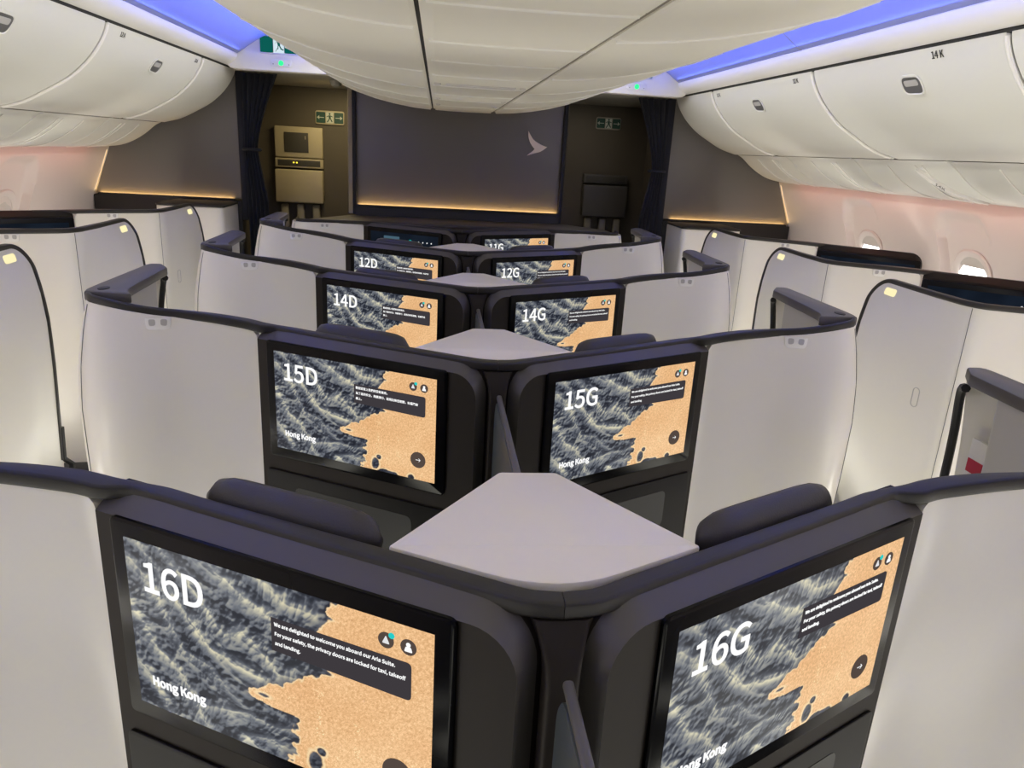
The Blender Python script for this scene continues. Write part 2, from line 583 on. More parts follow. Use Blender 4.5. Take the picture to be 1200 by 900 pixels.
bin_spans = [(3.93, 5.37, 4.69, [(5.26, 11), (4.11, 12)]), (2.56, 3.91, 3.13, [(2.92, 14)]), (1.20, 2.54, 1.9, []), (-.20, 1.18, .5, [])]
words = {-1: 'left', 1: 'right'}
for s in (-1, 1):
    side, let = words[s], 'A' if s < 0 else 'K'
    for i, (ya, yb, yh, labs) in enumerate(bin_spans):
        lab = ['white overhead bin nearest the dark front bulkhead on the %s, marked 11 and 12' % side,
               'white overhead bin on the %s, second back from the front bulkhead' % side,
               'white overhead bin on the %s, third back from the front bulkhead' % side,
               'white overhead bin on the %s, fourth back from the front bulkhead' % side][i]
        b = empty('overhead_bin', (s * 2.0, (ya + yb) / 2, 1.765), 0, lab, 'overhead bin', 'overhead bins on the %s' % side)
        ox, oy, oz = b.location
        sh = lambda rings: [[(x - ox, y - oy, z - oz) for x, y, z in r] for r in rings]
        back = [(2.28, 1.80), (2.42, 1.95), (2.30, 2.2), (1.80, 2.2)]
        MB().loft(sh(extr(BINP, back, s, ya, yb))).build('door', M['bin'], b, 14)
        mt = bin_surface(s, yh, 2.045)
        loc = lambda mt_: Matrix.Translation((-ox, -oy, -oz)) @ mt_
        mh = loc(mt)
        f3 = lambda p, q, h, mh=mh: tuple(mh @ Vector((p, q, h)))
        hp = [(p * 1.25, q * 1.25) for p, q in round_poly([(-.055, -.028), (.05, -.034), (.055, .03), (-.05, .034)], .028)]
        latch = MB()
        latch.loft([[f3(p, q, -.01) for p, q in inset(hp, -.008)], [f3(p, q, .004) for p, q in inset(hp, -.008)], [f3(p, q, .005) for p, q in hp],
                    [f3(p, q, .001) for p, q in inset(hp, .004)], [f3(p, q, -.01) for p, q in inset(hp, .004)]], caps=False, loop=True)
        lt = latch.build('latch', M['bin'], b)
        MB().prism(inset(hp, .003), f3, -.008, .0015).build('latch_pit', M['paddle'], lt)
        MB().prism(round_poly([(-.045, -.002), (.045, -.002), (.045, .024), (-.045, .024)], .01), f3, .001, .0035).build('paddle', M['hookdark'], lt)
        MB().tube([(s * (x - .001) - ox, yb + .008 - oy, z - .002 - oz) for x, z in BINP[1:-1]], .009, 8).build('edge_bead', M['valance'], b)
        for yl, num in labs:
            mt2 = loc(bin_surface(s, yl, 2.125)) @ Matrix.Translation((0, 0, .0015))
            text('row_label', '%d %s' % (num, let), .032 if num != 14 else .038, M['inkdark'], b, mt2, .006, 'CENTER')
    # fixed end cap in front of the bulkhead
    e = MB().loft(extr(BINP, [(2.28, 1.80), (2.42, 1.95), (2.30, 2.2), (1.80, 2.2)], s, 5.392, 6.2, .02)).build('bin_end_panel', M['bin'], None, 14)
    tag(e, 'white curved end panel closing the %s overhead bins against the bulkhead' % side, 'end panel')
    # service panels
    segs = [(5.30, 6.18), (4.42, 5.29), (3.54, 4.41), (2.66, 3.53), (1.78, 2.65), (.90, 1.77), (-.2, .89)]
    for i, (ya, yb) in enumerate(segs):
        o = MB().loft(extr(PSUP, [(2.685, 1.60), (2.50, 1.74), (2.32, 1.762)], s, ya, yb, .008))
        wd = ['nearest the front bulkhead', 'second from the front bulkhead', 'third from the front bulkhead', 'fourth from the front bulkhead',
              'fifth from the front bulkhead', 'sixth from the front bulkhead', 'farthest from the front bulkhead'][i]
        p = o.build('service_panel', M['bin'], None, 14)
        if i == 2 and s > 0: row_panel = p
        tag(p, 'white service panel under the %s bins, %s' % (side, wd), 'service panel', 'service panels under the %s bins' % side)
        for yy in (ya + .24, ya + .30, ya + .56):
            ring = [(s * (x - .002), yy, z - .002) for x, z in PSUP[4:]]
            MB().tube(ring, .0035, 6).build('groove', M['valance'], p)
    if s > 0:
        pl = None
        pr = [(x, z) for x, z in PSUP[5:19]]
        mb = MB()
        rings = []
        for k, (x, z) in enumerate(pr):
            t = k / (len(pr) - 1)
            w_ = .030 * math.sqrt(max(1 - (2 * t - 1) ** 6, .02))
            rings.append([(x + dx, 3.84 + yy - .2 * t, z + dz) for yy, dx, dz in ((-w_, .004, .004), (-w_ * .8, -.010, -.010), (w_ * .8, -.010, -.010), (w_, .004, .004))])
        pl = mb.loft(rings).build('row_placard', M['valance'], row_panel)
        x, z = PSUP[9]
        out = Vector((-.62, 0, -.78))
        xv = Vector((.55, -.62, -.44)).normalized()
        out = (out - xv * out.dot(xv)).normalized()
        yv = out.cross(xv)
        text('lettering', '14K', .035, M['inkdark'], pl, Matrix(((xv.x, yv.x, out.x, x - .010), (xv.y, yv.y, out.y, 3.78), (xv.z, yv.z, out.z, z - .013), (0, 0, 0, 1))), .001)

# ---- centre ceiling bins: pillow profile, three strips of panels
CEN = [(0, 1.956), (.12, 1.957), (.24, 1.960), (.36, 1.968), (.50, 1.987), (.64, 2.015), (.78, 2.055), (.88, 2.095), (.925, 2.125), (.93, 2.15)]


def cen_z(x):
    x = abs(x)
    for (xa, za), (xb, zb) in zip(CEN[:-1], CEN[1:]):
        if xa <= x <= xb:
            return za + (zb - za) * (x - xa) / (xb - xa)
    return CEN[-1][1]


cs = catmull(CEN, 5)


def cen_strip(xa, xb, ya, yb, bev=.008, far=False):
    ps = [(-x, z) for x, z in reversed(cs[1:])] + cs
    ps = [(x, z) for x, z in ps if xa + .004 < x < xb - .004]
    ps = [(xa, cen_z(xa))] + ps + [(xb, cen_z(xb))]
    if xb > .92: ps[-1] = (.93, 2.15)
    if xa < -.92: ps[0] = (-.93, 2.15)
    x0_, x1_ = ps[0][0], ps[-1][0]
    tz = 2.19

    def ring(y, d):
        r = []
        for i, (x, z) in enumerate(ps):
            q = min(1, min(abs(x - x0_), abs(x - x1_)) / .012)
            r.append((x, y, z + d + .006 * (1 - q)))
        return r + [(x1_, y, tz), (x0_, y, tz)]
    yb_ = yb
    return [ring(ya, bev), ring(ya + bev * .35, bev * .35), ring(ya + bev, 0), ring(yb_ - bev, 0), ring(yb_ - bev * .35, bev * .35), ring(yb_, bev)]


GA = .226
ordw = ['first', 'second', 'third', 'fourth', 'fifth', 'sixth', 'seventh', 'eighth']
mid_seams = [5.86, 5.2, 4.56, 4.12, 3.55, 3.05, 2.55, 2.1, 1.55, .3, -.9]
for i in range(len(mid_seams) - 1):
    yb_, ya_ = mid_seams[i], mid_seams[i + 1]
    wd = ordw[i] if i < 8 else ('ninth' if i == 8 else 'tenth')
    p = empty('ceiling_panel', (0, (ya_ + yb_) / 2, 1.956), 0, 'cream ceiling panel in the middle strip, %s from the front bulkhead' % wd, 'ceiling panel', 'middle ceiling panels')
    oy = p.location.y
    MB().loft([[(x, y - oy, z - 1.956) for x, y, z in r] for r in cen_strip(-GA + .006, GA - .008, ya_ + .0015, yb_ - .0015, .006)]).build('panel', M['ceil'], p, 12)
    MB().tube([(x, yb_ - oy, cen_z(x) - 1.956 + .0015) for x in (-.205, -.1, 0, .1, .205)], .0055, 8).build('seam_highlight', M['bead'], p)  # thin pale tube painting the highlight along the joint
    if i in (1, 2, 4):
        yy = yb_ - .12 - oy
        for xx in (-.185, .18):
            MB().loft([[(xx + r * math.cos(a * PI / 8), yy + r * math.sin(a * PI / 8), z) for a in range(16)] for r, z in ((.014, .01), (.014, -.004), (.006, -.007))]).build('fastener', M['valance'], p)
    if i == 4:
        MB().box((0, yb_ - .12 - oy, .0), (.30, .05, .012), .005).build('light_bar', M['valance'], p)
for s in (-1, 1):
    seams = [5.86, 5.15, 4.5, 3.75, 2.95, 1.9, .5, -.9]
    for i in range(len(seams) - 1):
        yb_, ya_ = seams[i], seams[i + 1]
        xa, xb = (GA + .005, .935) if s > 0 else (-.935, -GA - .004)
        p = empty('ceiling_bin', (s * .58, (ya_ + yb_) / 2, 1.96))
        ox, oy, oz = p.location
        MB().loft([[(x - ox, y - oy, z - oz) for x, y, z in r] for r in cen_strip(xa, xb, ya_ + .002, yb_ - .002, .008)]).build('shell', M['ceil'], p, 12)
        MB().tube([(s * x - ox, yb_ - oy, cen_z(x) + .001 - oz) for x in [.24 + .0335 * q for q in range(20)]], .0060, 8).build('seam_highlight', M['bead'], p)
        tag(p, 'cream curved ceiling bin %s of the middle strip, %s from the front bulkhead' % ('left' if s < 0 else 'right', ordw[i]), 'ceiling bin', 'ceiling bins on the %s' % words[s])
    g = struct(MB().box((s * GA + (-.002 if s < 0 else .002), 2.45, 1.995), (.040, 6.8, .05)).build('trim_%d' % (1 if s < 0 else 2), M['gap'] if s < 0 else M['gapwarm']))

# ---- aisle ceiling (blue cove), valance
cove = [(1.72, 2.20), (1.66, 2.245), (1.60, 2.255), (1.52, 2.31), (1.42, 2.37), (1.28, 2.42), (1.10, 2.44), (.80, 2.445), (.4, 2.445), (0, 2.445)]
cv = catmull(cove, 4)
full = [(-x, z) for x, z in cv] + [(x, z) for x, z in reversed(cv)][1:]
struct(MB().loft([[(x, y, z) for x, z in full] + [(1.72, y, 2.53), (-1.72, y, 2.53)] for y in (Y0C, 5.86)]).build('ceiling', M['cove']))
k = 2
for s in (-1, 1):
    k += 1
    vp = [(1.700, 2.178), (1.670, 2.180), (1.640, 2.195), (1.615, 2.222), (1.605, 2.246), (1.612, 2.258), (1.622, 2.252), (1.632, 2.232), (1.655, 2.214), (1.70, 2.205)]
    struct(MB().loft([[(s * x, y, z) for x, z in vp] for y in (Y0C, 5.98)]).build('trim_%d' % k, M['valance'], None, 50))
    k += 1
    struct(MB().box((s * 1.735, 2.0, 2.172), (.05, 8.1, .016)).build('trim_%d' % k, M['gap']))
    # ventilation slots by the ceiling bins
    for j, (xx, zz) in enumerate(((1.335, 2.400), (1.29, 2.414))):
        k += 1
        struct(MB().box((s * xx, 2.2, zz), (.018, 7.2, .012)).build('trim_%d' % k, M['gapwarm']))

# ---- header over the cross aisle with exit signs
for s in (-1, 1):
    side = words[s]
    k += 1
    zt_, zb_ = 2.455, 2.150
    hd = round_poly([(.86, zb_), (1.66, zb_), (1.74, 2.24), (1.70, zt_), (.86, zt_)], [0, .03, .05, .03, 0])
    struct(MB().prism([(s * p, q) for p, q in hd], lambda p, q, h: (p, h, q), 5.87, 5.98, .012).build('trim_%d' % k, M['valance']))
    xs = -1.315 if s < 0 else 1.27
    ex = empty('exit_sign', (xs, 5.862, 2.262), 0, 'green and white running man exit sign above the %s aisle' % side, 'exit sign')
    MB().prism(rrect(.27, .125, .015), lambda p, q, h: (p, h, q + .06), -.012, .006, .003).build('frame', M['exitframe'], ex)
    for a in (-1, 1):
        MB().prism(rrect(.088, .105, .006, 3, a * .083, .06), lambda p, q, h: (p, h, q), -.0145, -.012).build('green_panel', M['green'], ex)
    wpn = MB().prism(rrect(.072, .105, .003, 3, 0, .06), lambda p, q, h: (p, h, q), -.0145, -.012).build('white_panel', M['exitwhite'], ex)
    man = MB()
    fm = lambda p, q, h: (p, h, q + .06)
    T = lambda pts, r: [man.prism(round_poly([(a[0] - r, a[1]), (a[0], a[1] + r), (b[0] + r, b[1]), (b[0], b[1] - r)], r * .4, 3), fm, -.0165, -.0145) for a, b in zip(pts[:-1], pts[1:])]
    man.prism(circle(.008, 12, -.004, .038), fm, -.0165, -.0145)
    man.prism(round_poly([(-.012, .026), (.006, .026), (.012, -.006), (-.004, -.008)], .004, 3), fm, -.0165, -.0145)
    T([(-.008, .022), (-.024, .010)], .005)
    T([(.004, .022), (.022, .012), (.026, .022)], .004)
    T([(.000, -.006), (-.008, -.026), (-.024, -.042)], .006)
    T([(.008, -.006), (.016, -.026), (.030, -.030)], .006)
    man.build('running_man', M['green'], ex)
    bx = empty('call_light_panel', (xs + (.01 if s < 0 else .02), 5.866, 2.205), 0, 'small pale light panel with a glowing green lamp under the exit sign, %s aisle' % side, 'indicator light')
    MB().prism(rrect(.15, .05, .012), lambda p, q, h: (p, h, q), -.006, .004, .002).build('plate', M['valance'], bx)
    MB().prism(circle(.017, 20), lambda p, q, h: (p, h, q), -.010, -.006).build('green_lamp', M['led'], bx)
    for a in (-1, 1):
        MB().prism(circle(.004, 10, a * .055, -.008), lambda p, q, h: (p, h, q), -.0075, -.006).build('screw', M['gapwarm'], bx)

# ---- front bulkheads
zs = 1.215
def bulkwall(name, xa, xb, top, edge=0):
    o = MB().box(((xa + xb) / 2, YB + .04, (zs + top) / 2), (xb - xa, .08, top - zs), .004)
    return struct(o.build(name, M['bulk']))
bulkwall('wall_front_center', -.83, .83, 2.20)
for s in (-1, 1):
    pts = [(1.74, zs), (2.855, zs), (2.79, 1.38), (2.725, 1.55), (2.69, 1.74), (2.0, 2.2), (1.74, 2.2)]
    struct(MB().prism([(s * p, q) for p, q in pts], lambda p, q, h: (p, h, q), YB, YB + .08).build('wall_front_%s' % words[s], M['bulk']))
    k += 1
    tr = [(2.852, zs), (2.79, 1.38), (2.725, 1.55), (2.69, 1.64)]
    struct(MB().prism([(s * p, q) for p, q in tr] + [(s * (p + .018), q) for p, q in reversed(tr)], lambda p, q, h: (p, h, q), YB - .03, YB + .08).build('trim_%d' % k, M['trimlit']))
    k += 1
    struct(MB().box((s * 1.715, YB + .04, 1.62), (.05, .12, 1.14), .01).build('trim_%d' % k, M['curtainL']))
    k += 1
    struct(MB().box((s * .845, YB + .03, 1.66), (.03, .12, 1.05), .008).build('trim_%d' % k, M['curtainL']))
    # base part
    struct(MB().box((s * 2.30, YB + .035, .60), (1.13, .13, 1.2), .005).build('baseboard_%s' % words[s], M['bulkbase']))
struct(MB().box((0, YB + .035, .60), (1.68, .13, 1.2), .005).build('baseboard_front', M['bulkbase']))
for xa, xb, lab in ((-.82, .82, 'gold light strip along the foot of the wide centre bulkhead'), (-2.82, -1.80, 'gold light strip along the foot of the left bulkhead'), (1.80, 2.82, 'gold light strip along the foot of the right bulkhead')):
    st = empty('light_strip', ((xa + xb) / 2, YB - .012, 1.2), 0, lab, 'light strip')
    MB().box((0, 0, .006), (xb - xa, .020, .012), .003).build('diffuser', M['strip'], st)
    MB().box((0, -.014, .003), (xb - xa, .010, .022), .003).box(((xb - xa) / 2 + .006, -.002, .003), (.012, .034, .022), .002).box((-(xb - xa) / 2 - .006, -.002, .003), (.012, .034, .022), .002).build('channel', M['bulkbase'], st)
for s in (-1, 1):
    tr = [(2.842, zs + .02), (2.782, 1.38), (2.722, 1.54)]
    o = MB().prism([(s * p, q) for p, q in tr] + [(s * (p + .006), q) for p, q in reversed(tr)], lambda p, q, h: (p - s * 2.78, h - YB, q - 1.2), YB - .037, YB - .031).build('light_strip', M['slot'])
    o.location = (s * 2.78, YB, 1.2)
    tag(o, 'gold lit slot where the %s bulkhead meets the side wall' % words[s], 'light strip')

# emblem: swept wing on the centre bulkhead
emb = [(.545, 1.852)]
outer_e = catmull([(.545, 1.858), (.548, 1.815), (.562, 1.775), (.582, 1.745), (.604, 1.722)], 6)
low_e = catmull([(.604, 1.722), (.585, 1.702), (.552, 1.676), (.545, 1.668)], 5)
bot_e = catmull([(.545, 1.668), (.600, 1.687), (.655, 1.705), (.706, 1.742)], 5)
top_e = catmull([(.706, 1.742), (.670, 1.752), (.625, 1.772), (.590, 1.795), (.566, 1.825), (.545, 1.858)], 6)
poly = outer_e[:-1] + low_e[:-1] + bot_e[:-1] + top_e[:-1]
e = MB().prism([(p - .62, q - 1.67) for p, q in poly], lambda p, q, h: (p, h, q), -.012, .0).build('wall_emblem', M['metal'])
e.location = (.62, YB - .0005, 1.67)
tag(e, 'swept wing emblem in pale metal on the centre bulkhead', 'emblem')

# ---- curtains at both cross aisle openings
def curtain(s, lab):
    mb = MB()
    rings = []
    nz = 30
    for i in range(nz + 1):
        z = 2.16 - 1.6 * i / nz
        t = abs(z - 1.60) / .55
        w_ = .10 + .17 * min(t, 1) ** 1.4 if z > 1.60 else .10 + .07 * min((1.6 - z) / .4, 1)
        ring = []
        npt = 64
        for j in range(npt):
            a = j / npt
            u = (a * 2 if a < .5 else 2 - a * 2)
            side = 1 if a < .5 else -1
            pl = .018 * math.sin(u * PI * 11 + z * 1.5) * (.5 + .5 * min(t, 1))
            ring.append((s * (1.685 - w_ * u), YB - .045 + side * .012 + pl, z))
        rings.append(ring)
    c = empty('curtain', (s * 1.6, YB - .05, .56), 0, lab, 'curtain')
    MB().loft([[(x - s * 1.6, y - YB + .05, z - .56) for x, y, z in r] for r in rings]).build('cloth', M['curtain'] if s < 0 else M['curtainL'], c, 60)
    tb = [(s * (1.685 - .055 + .065 * math.cos(a * PI / 12)) - s * 1.6, .048 * math.sin(a * PI / 12) + .005, 1.04) for a in range(24)]
    rings = [[(x, y, z + dz) for dz in (-.02, .02)] for x, y, z in tb]
    MB().tube(tb + [tb[0]], .012, 8).build('tieback', M['curtain'], c)
    return c
curtain(-1, 'dark navy curtain gathered beside the left aisle opening')
curtain(1, 'dark navy curtain gathered beside the right aisle opening')

# ---- vestibule beyond the bulkheads
struct(MB().box((0, 7.72, 1.1), (3.9, .1, 2.2)).build('wall_back', M['vest']))
k += 1
struct(MB().box((0, 6.95, 2.21), (3.9, 1.5, .08)).build('trim_%d' % k, M['vestceil']))
for s in (-1, 1):
    k += 1
    struct(MB().box((s * 1.93, 7.05, 1.1), (.06, 1.3, 2.2)).build('trim_%d' % k, M['vest']))
    k += 1
    struct(MB().box((s * .93, 6.95, 1.62), (.05, .25, 1.05), .01).build('trim_%d' % k, M['trimlit'] if s < 0 else M['vest']))  # left one pale: the lit gap is put into its colour


def info_sign(x, z, w_, h_, lab, lit):
    sg = empty('directional_sign', (x, 7.662, z), 0, lab, 'sign')
    f2 = lambda p, q, h: (p, h, q)
    MB().prism(rrect(w_, h_, .02), f2, -.01, .006, .003).build('frame', M['jump'] if lit else M['gapwarm'], sg)
    for a in (-1, 1):
        MB().prism(rrect(w_ * .32, h_ * .78, .008, 3, a * w_ * .31, 0), f2, -.013, -.0095).build('green_panel', M['dimgreen'], sg)
        ar = MB()
        cx_ = a * w_ * .31
        ar.prism([(cx_ - .03, -.003), (cx_ + .03, -.003), (cx_ + .03, .003), (cx_ - .03, .003)], f2, -.0145, -.013)
        ar.prism([(cx_ + a * .036, 0), (cx_ + a * .014, .018), (cx_ + a * .014, -.018)], f2, -.0145, -.013)
        ar.build('arrow', M['dimwhite'], sg)
    MB().prism(rrect(w_ * .25, h_ * .78, .004, 3), f2, -.013, -.0095).build('white_panel', M['dimwhite'], sg)
    man = MB()
    man.prism(circle(.009, 12, 0, .034), f2, -.0145, -.013)
    man.prism(round_poly([(-.012, .022), (.010, .022), (.010, -.008), (-.008, -.008)], .004, 3), f2, -.0145, -.013)
    man.prism([(-.006, -.006), (.004, -.006), (-.020, -.044), (-.028, -.038)], f2, -.0145, -.013)
    man.prism([(.0, -.006), (.010, -.006), (.026, -.034), (.018, -.040)], f2, -.0145, -.013)
    man.prism([(-.010, .020), (-.012, .012), (-.030, .004), (-.030, .010)], f2, -.0145, -.013)
    man.prism([(.008, .020), (.010, .012), (.028, .006), (.028, .012)], f2, -.0145, -.013)
    man.build('running_man', M['dimgreen'], sg)


info_sign(-1.215, 1.905, .27, .125, 'green and white two-arrow exit sign on the brown wall beyond the left opening', True)
info_sign(1.49, 2.005, .25, .115, 'green and white two-arrow exit sign on the dark wall beyond the right opening', False)


def crew_unit(x, lab, monitor, mt):
    u = empty('crew_seat', (x, 7.66, .45), 0, lab, 'folding crew seat')
    dz = -.45
    if monitor:
        MB().box((0, -.03, 1.665 + dz), (.45, .06, .285), .012).build('monitor_housing', M[mt], u)
        MB().box((-.02, -.064, 1.665 + dz), (.225, .008, .18), .004).build('screen', M['jumpdark'], u)
        MB().box((.065, -.0685, 1.71 + dz), (.006, .002, .03)).build('screen_mark', M['jump'], u)
    MB().box((0, -.03, 1.475 + dz), (.45, .06, .085), .006).build('handset_frame', M[mt], u)
    MB().box((0, -.0615, 1.475 + dz), (.40, .006, .055), .003).build('handset_panel', M['jumpdark'], u)
    if monitor:
        for a in (-.05, -.02):
            MB().box((a, -.066, 1.48 + dz), (.014, .004, .010)).build('indicator', M['yellowled'], u)
    MB().box((0, -.05, 1.26 + dz), (.45, .10, .31), .012).build('backrest', M[mt], u)
    for a in (-.15, 0, .15):
        MB().box((a, -.04, .98 + dz), (.07, .06, .22), .015).build('strap', M['gapwarm'], u)
    MB().box((0, -.06, .62 + dz), (.45, .12, .40), .02).build('seat', M[mt], u)


M['crewdim'] = mat('crew_panel_dim', (.075, .070, .065), .5)  # crew panel darkened, its shade put into the colour
crew_unit(-1.505, 'tan folding crew seat under a small monitor beyond the left opening', True, 'jump')
crew_unit(1.50, 'dim folding crew seat beyond the right opening', False, 'crewdim')
cl = MB().loft([[(r * math.cos(a * PI / 10), r * math.sin(a * PI / 10), z) for a in range(20)] for r, z in ((.05, .0), (.05, -.01), (.04, -.04), (.015, -.055))]).build('smoke_detector', M['vestceil'])
cl.location = (-1.02, 6.62, 2.168)
tag(cl, 'small pale dome on the vestibule ceiling beyond the left opening', 'detector')

# ------------------------------------------------------------------ suite shells
def smooth(t):
    t = min(max(t, 0), 1)
    return t * t * (3 - 2 * t)


BUL = [(0, 0), (.10, .026), (.21, .046), (.34, .057), (.54, .055), (.9, .04), (1.3, .02)]
def bulge(d):
    for (a, p), (b, q) in zip(BUL[:-1], BUL[1:]):
        if a <= d <= b:
            return p + (q - p) * smooth((d - a) / (b - a)) if False else p + (q - p) * (d - a) / (b - a)
    return BUL[-1][1]


class Wall:
    """curved upright sheet along a plan path (x, y, ztop): outer side is to the right of travel when mirrored"""

    def __init__(self, path, w0, w1):
        self.p = path
        self.s = [0]
        for a, b in zip(path[:-1], path[1:]):
            self.s.append(self.s[-1] + math.dist(a[:2], b[:2]))
        self.L = self.s[-1]
        self.w0, self.w1 = w0, w1

    def at(self, u):
        for i in range(len(self.p) - 1):
            if self.s[i + 1] >= u - 1e-9:
                t = (u - self.s[i]) / max(self.s[i + 1] - self.s[i], 1e-9)
                a, b = self.p[i], self.p[i + 1]
                return tuple(a[j] + (b[j] - a[j]) * t for j in range(3))
        return self.p[-1]

    def nrm(self, u):
        a, b = self.at(max(u - .012, 0)), self.at(min(u + .012, self.L))
        d = Vector((b[0] - a[0], b[1] - a[1]))
        d.normalize()
        return Vector((d.y, -d.x))           # right of travel: towards the viewer, then the aisle

    base = None                              # (start, width, length): the sheet stands proud beside the monitor

    def lift(self, u):
        if not self.base: return 0.0
        a, w_, l_ = self.base
        return w_ * smooth((u - a + .06) / .06) * (1 - smooth((u - a - .06) / l_))

    def pt(self, u, z, off=0.0, ref=1.24):
        x, y, zt = self.at(u)
        n = self.nrm(u)
        b = bulge(max(ref - z, 0)) * smooth((u - self.w0) / (self.w1 - self.w0)) + off + self.lift(u)
        return Vector((x + n.x * b, y + n.y * b, z))


def strip_rim(path, normals, win, wout, h, r=.006):
    """rounded bar swept along path; win/wout are its reach against/along the normal, h hangs below the path"""
    rings = []
    n = len(path)
    for i in range(n):
        wo = wout[i] if isinstance(wout, list) else wout
        wi = win[i] if isinstance(win, list) else win
        prof = rrect(wi + wo, h, min(r, h * .4), 3, (wo - wi) / 2, -h / 2)
        p = Vector(path[i])
        t = (Vector(path[min(i + 1, n - 1)]) - Vector(path[max(i - 1, 0)])).normalized()
        N = Vector((normals[i].x, normals[i].y, 0))
        if i > 0: N = (N - t * N.dot(t)).normalized()
        B = N.cross(t).normalized()
        if i == 0 and B.z < 0: flip = -1
        elif i == 0: flip = 1
        B = B * flip
        rings.append([tuple(p + N * a + B * b) for a, b in prof])
    return rings


def coat_hook(root, W, u, zt, s):
    c = W.pt(u, zt)
    n = W.nrm(u)
    tn = Vector((-n.y, n.x))
    fn = lambda p, q, h: (c.x + tn.x * p + n.x * h, c.y + tn.y * p + n.y * h, zt + q + 0)
    def fz(p, q, h):
        b = W.pt(u, zt + q)
        return (b.x + tn.x * p + n.x * h, b.y + tn.y * p + n.y * h, zt + q)
    poly = round_poly([(-.036, .0), (-.033, -.036), (.033, -.036), (.036, .0)], [0, .018, .018, 0])
    hk = MB().prism(poly, fz, -.004, .004, .002).build('coat_hook', M['hook'], root, mirror=s)
    pits = MB()
    for a in (-1, 1):
        pits.prism(round_poly([(a * .007, -.004), (a * .026, -.004), (a * .024, -.024), (a * .007, -.022)], .006, 3), fz, .0042, .0048)
    pits.build('hook_pits', M['hookdark'], hk, mirror=s)


def arm_fn(pB, pA):
    d = Vector((pA[0] - pB[0], pA[1] - pB[1]))
    L = d.length
    d.normalize()
    n = Vector((d.y, -d.x))
    return (lambda u, t, z: (pB[0] + d.x * u + n.x * t, pB[1] + d.y * u + n.y * t, z)), L, d, n


FACE = .040


def monitor_surround(root, pB, pA, ztop, s, round_end):
    fn, L, d, n = arm_fn(pB, pA)
    zf, zb = ztop - .032, ztop - .004
    u_in, r = .012, .07
    if round_end:
        u_in, r = .02, .06

    def outline(ui, zt, rr, ue):
        cu, cz = ui + rr, zt - rr
        pts = [(ue, .04), (ue, zt)]
        for k_ in range(9):
            a = PI / 2 + PI / 2 * k_ / 8
            pts.append((cu + rr * math.cos(a), cz + rr * math.sin(a)))
        pts.append((ui, .04))
        return pts
    f = outline(u_in, zf, r, L)
    b = outline(u_in - .012, zb, r + .016, L + .0)
    rings = [[fn(u, FACE, z) for u, z in f], [fn(u, 0, z) for u, z in b], [fn(u, -.028, z) for u, z in b]]
    sur = MB().loft(rings).build('monitor_surround', [M['surround'], M['stow'] if round_end else M['ledge']], root, 30, s)
    for pg in sur.data.polygons[:len(f)]:
        pg.material_index = 1
    sur.data.update()
    # lower stowage panel with a flat black plate painting an opening's shade
    zl = ztop - .44
    c = (u_in + L) / 2 + .012
    w_ = L - u_in - .06
    pan = MB().prism(rrect(w_, .30, .015, 4, c, zl - .16), lambda p, q, h: fn(p, FACE + h, q), 0, .006, .003).build('stowage_panel', M['stow'], sur, mirror=s)
    MB().prism(rrect(w_ * .62, .13, .02, 4, c + .02, zl - .12), lambda p, q, h: fn(p, FACE + h, q), .006, .007).build('opening_shade', M['black'], sur, mirror=s)
    return fn, L, d, n


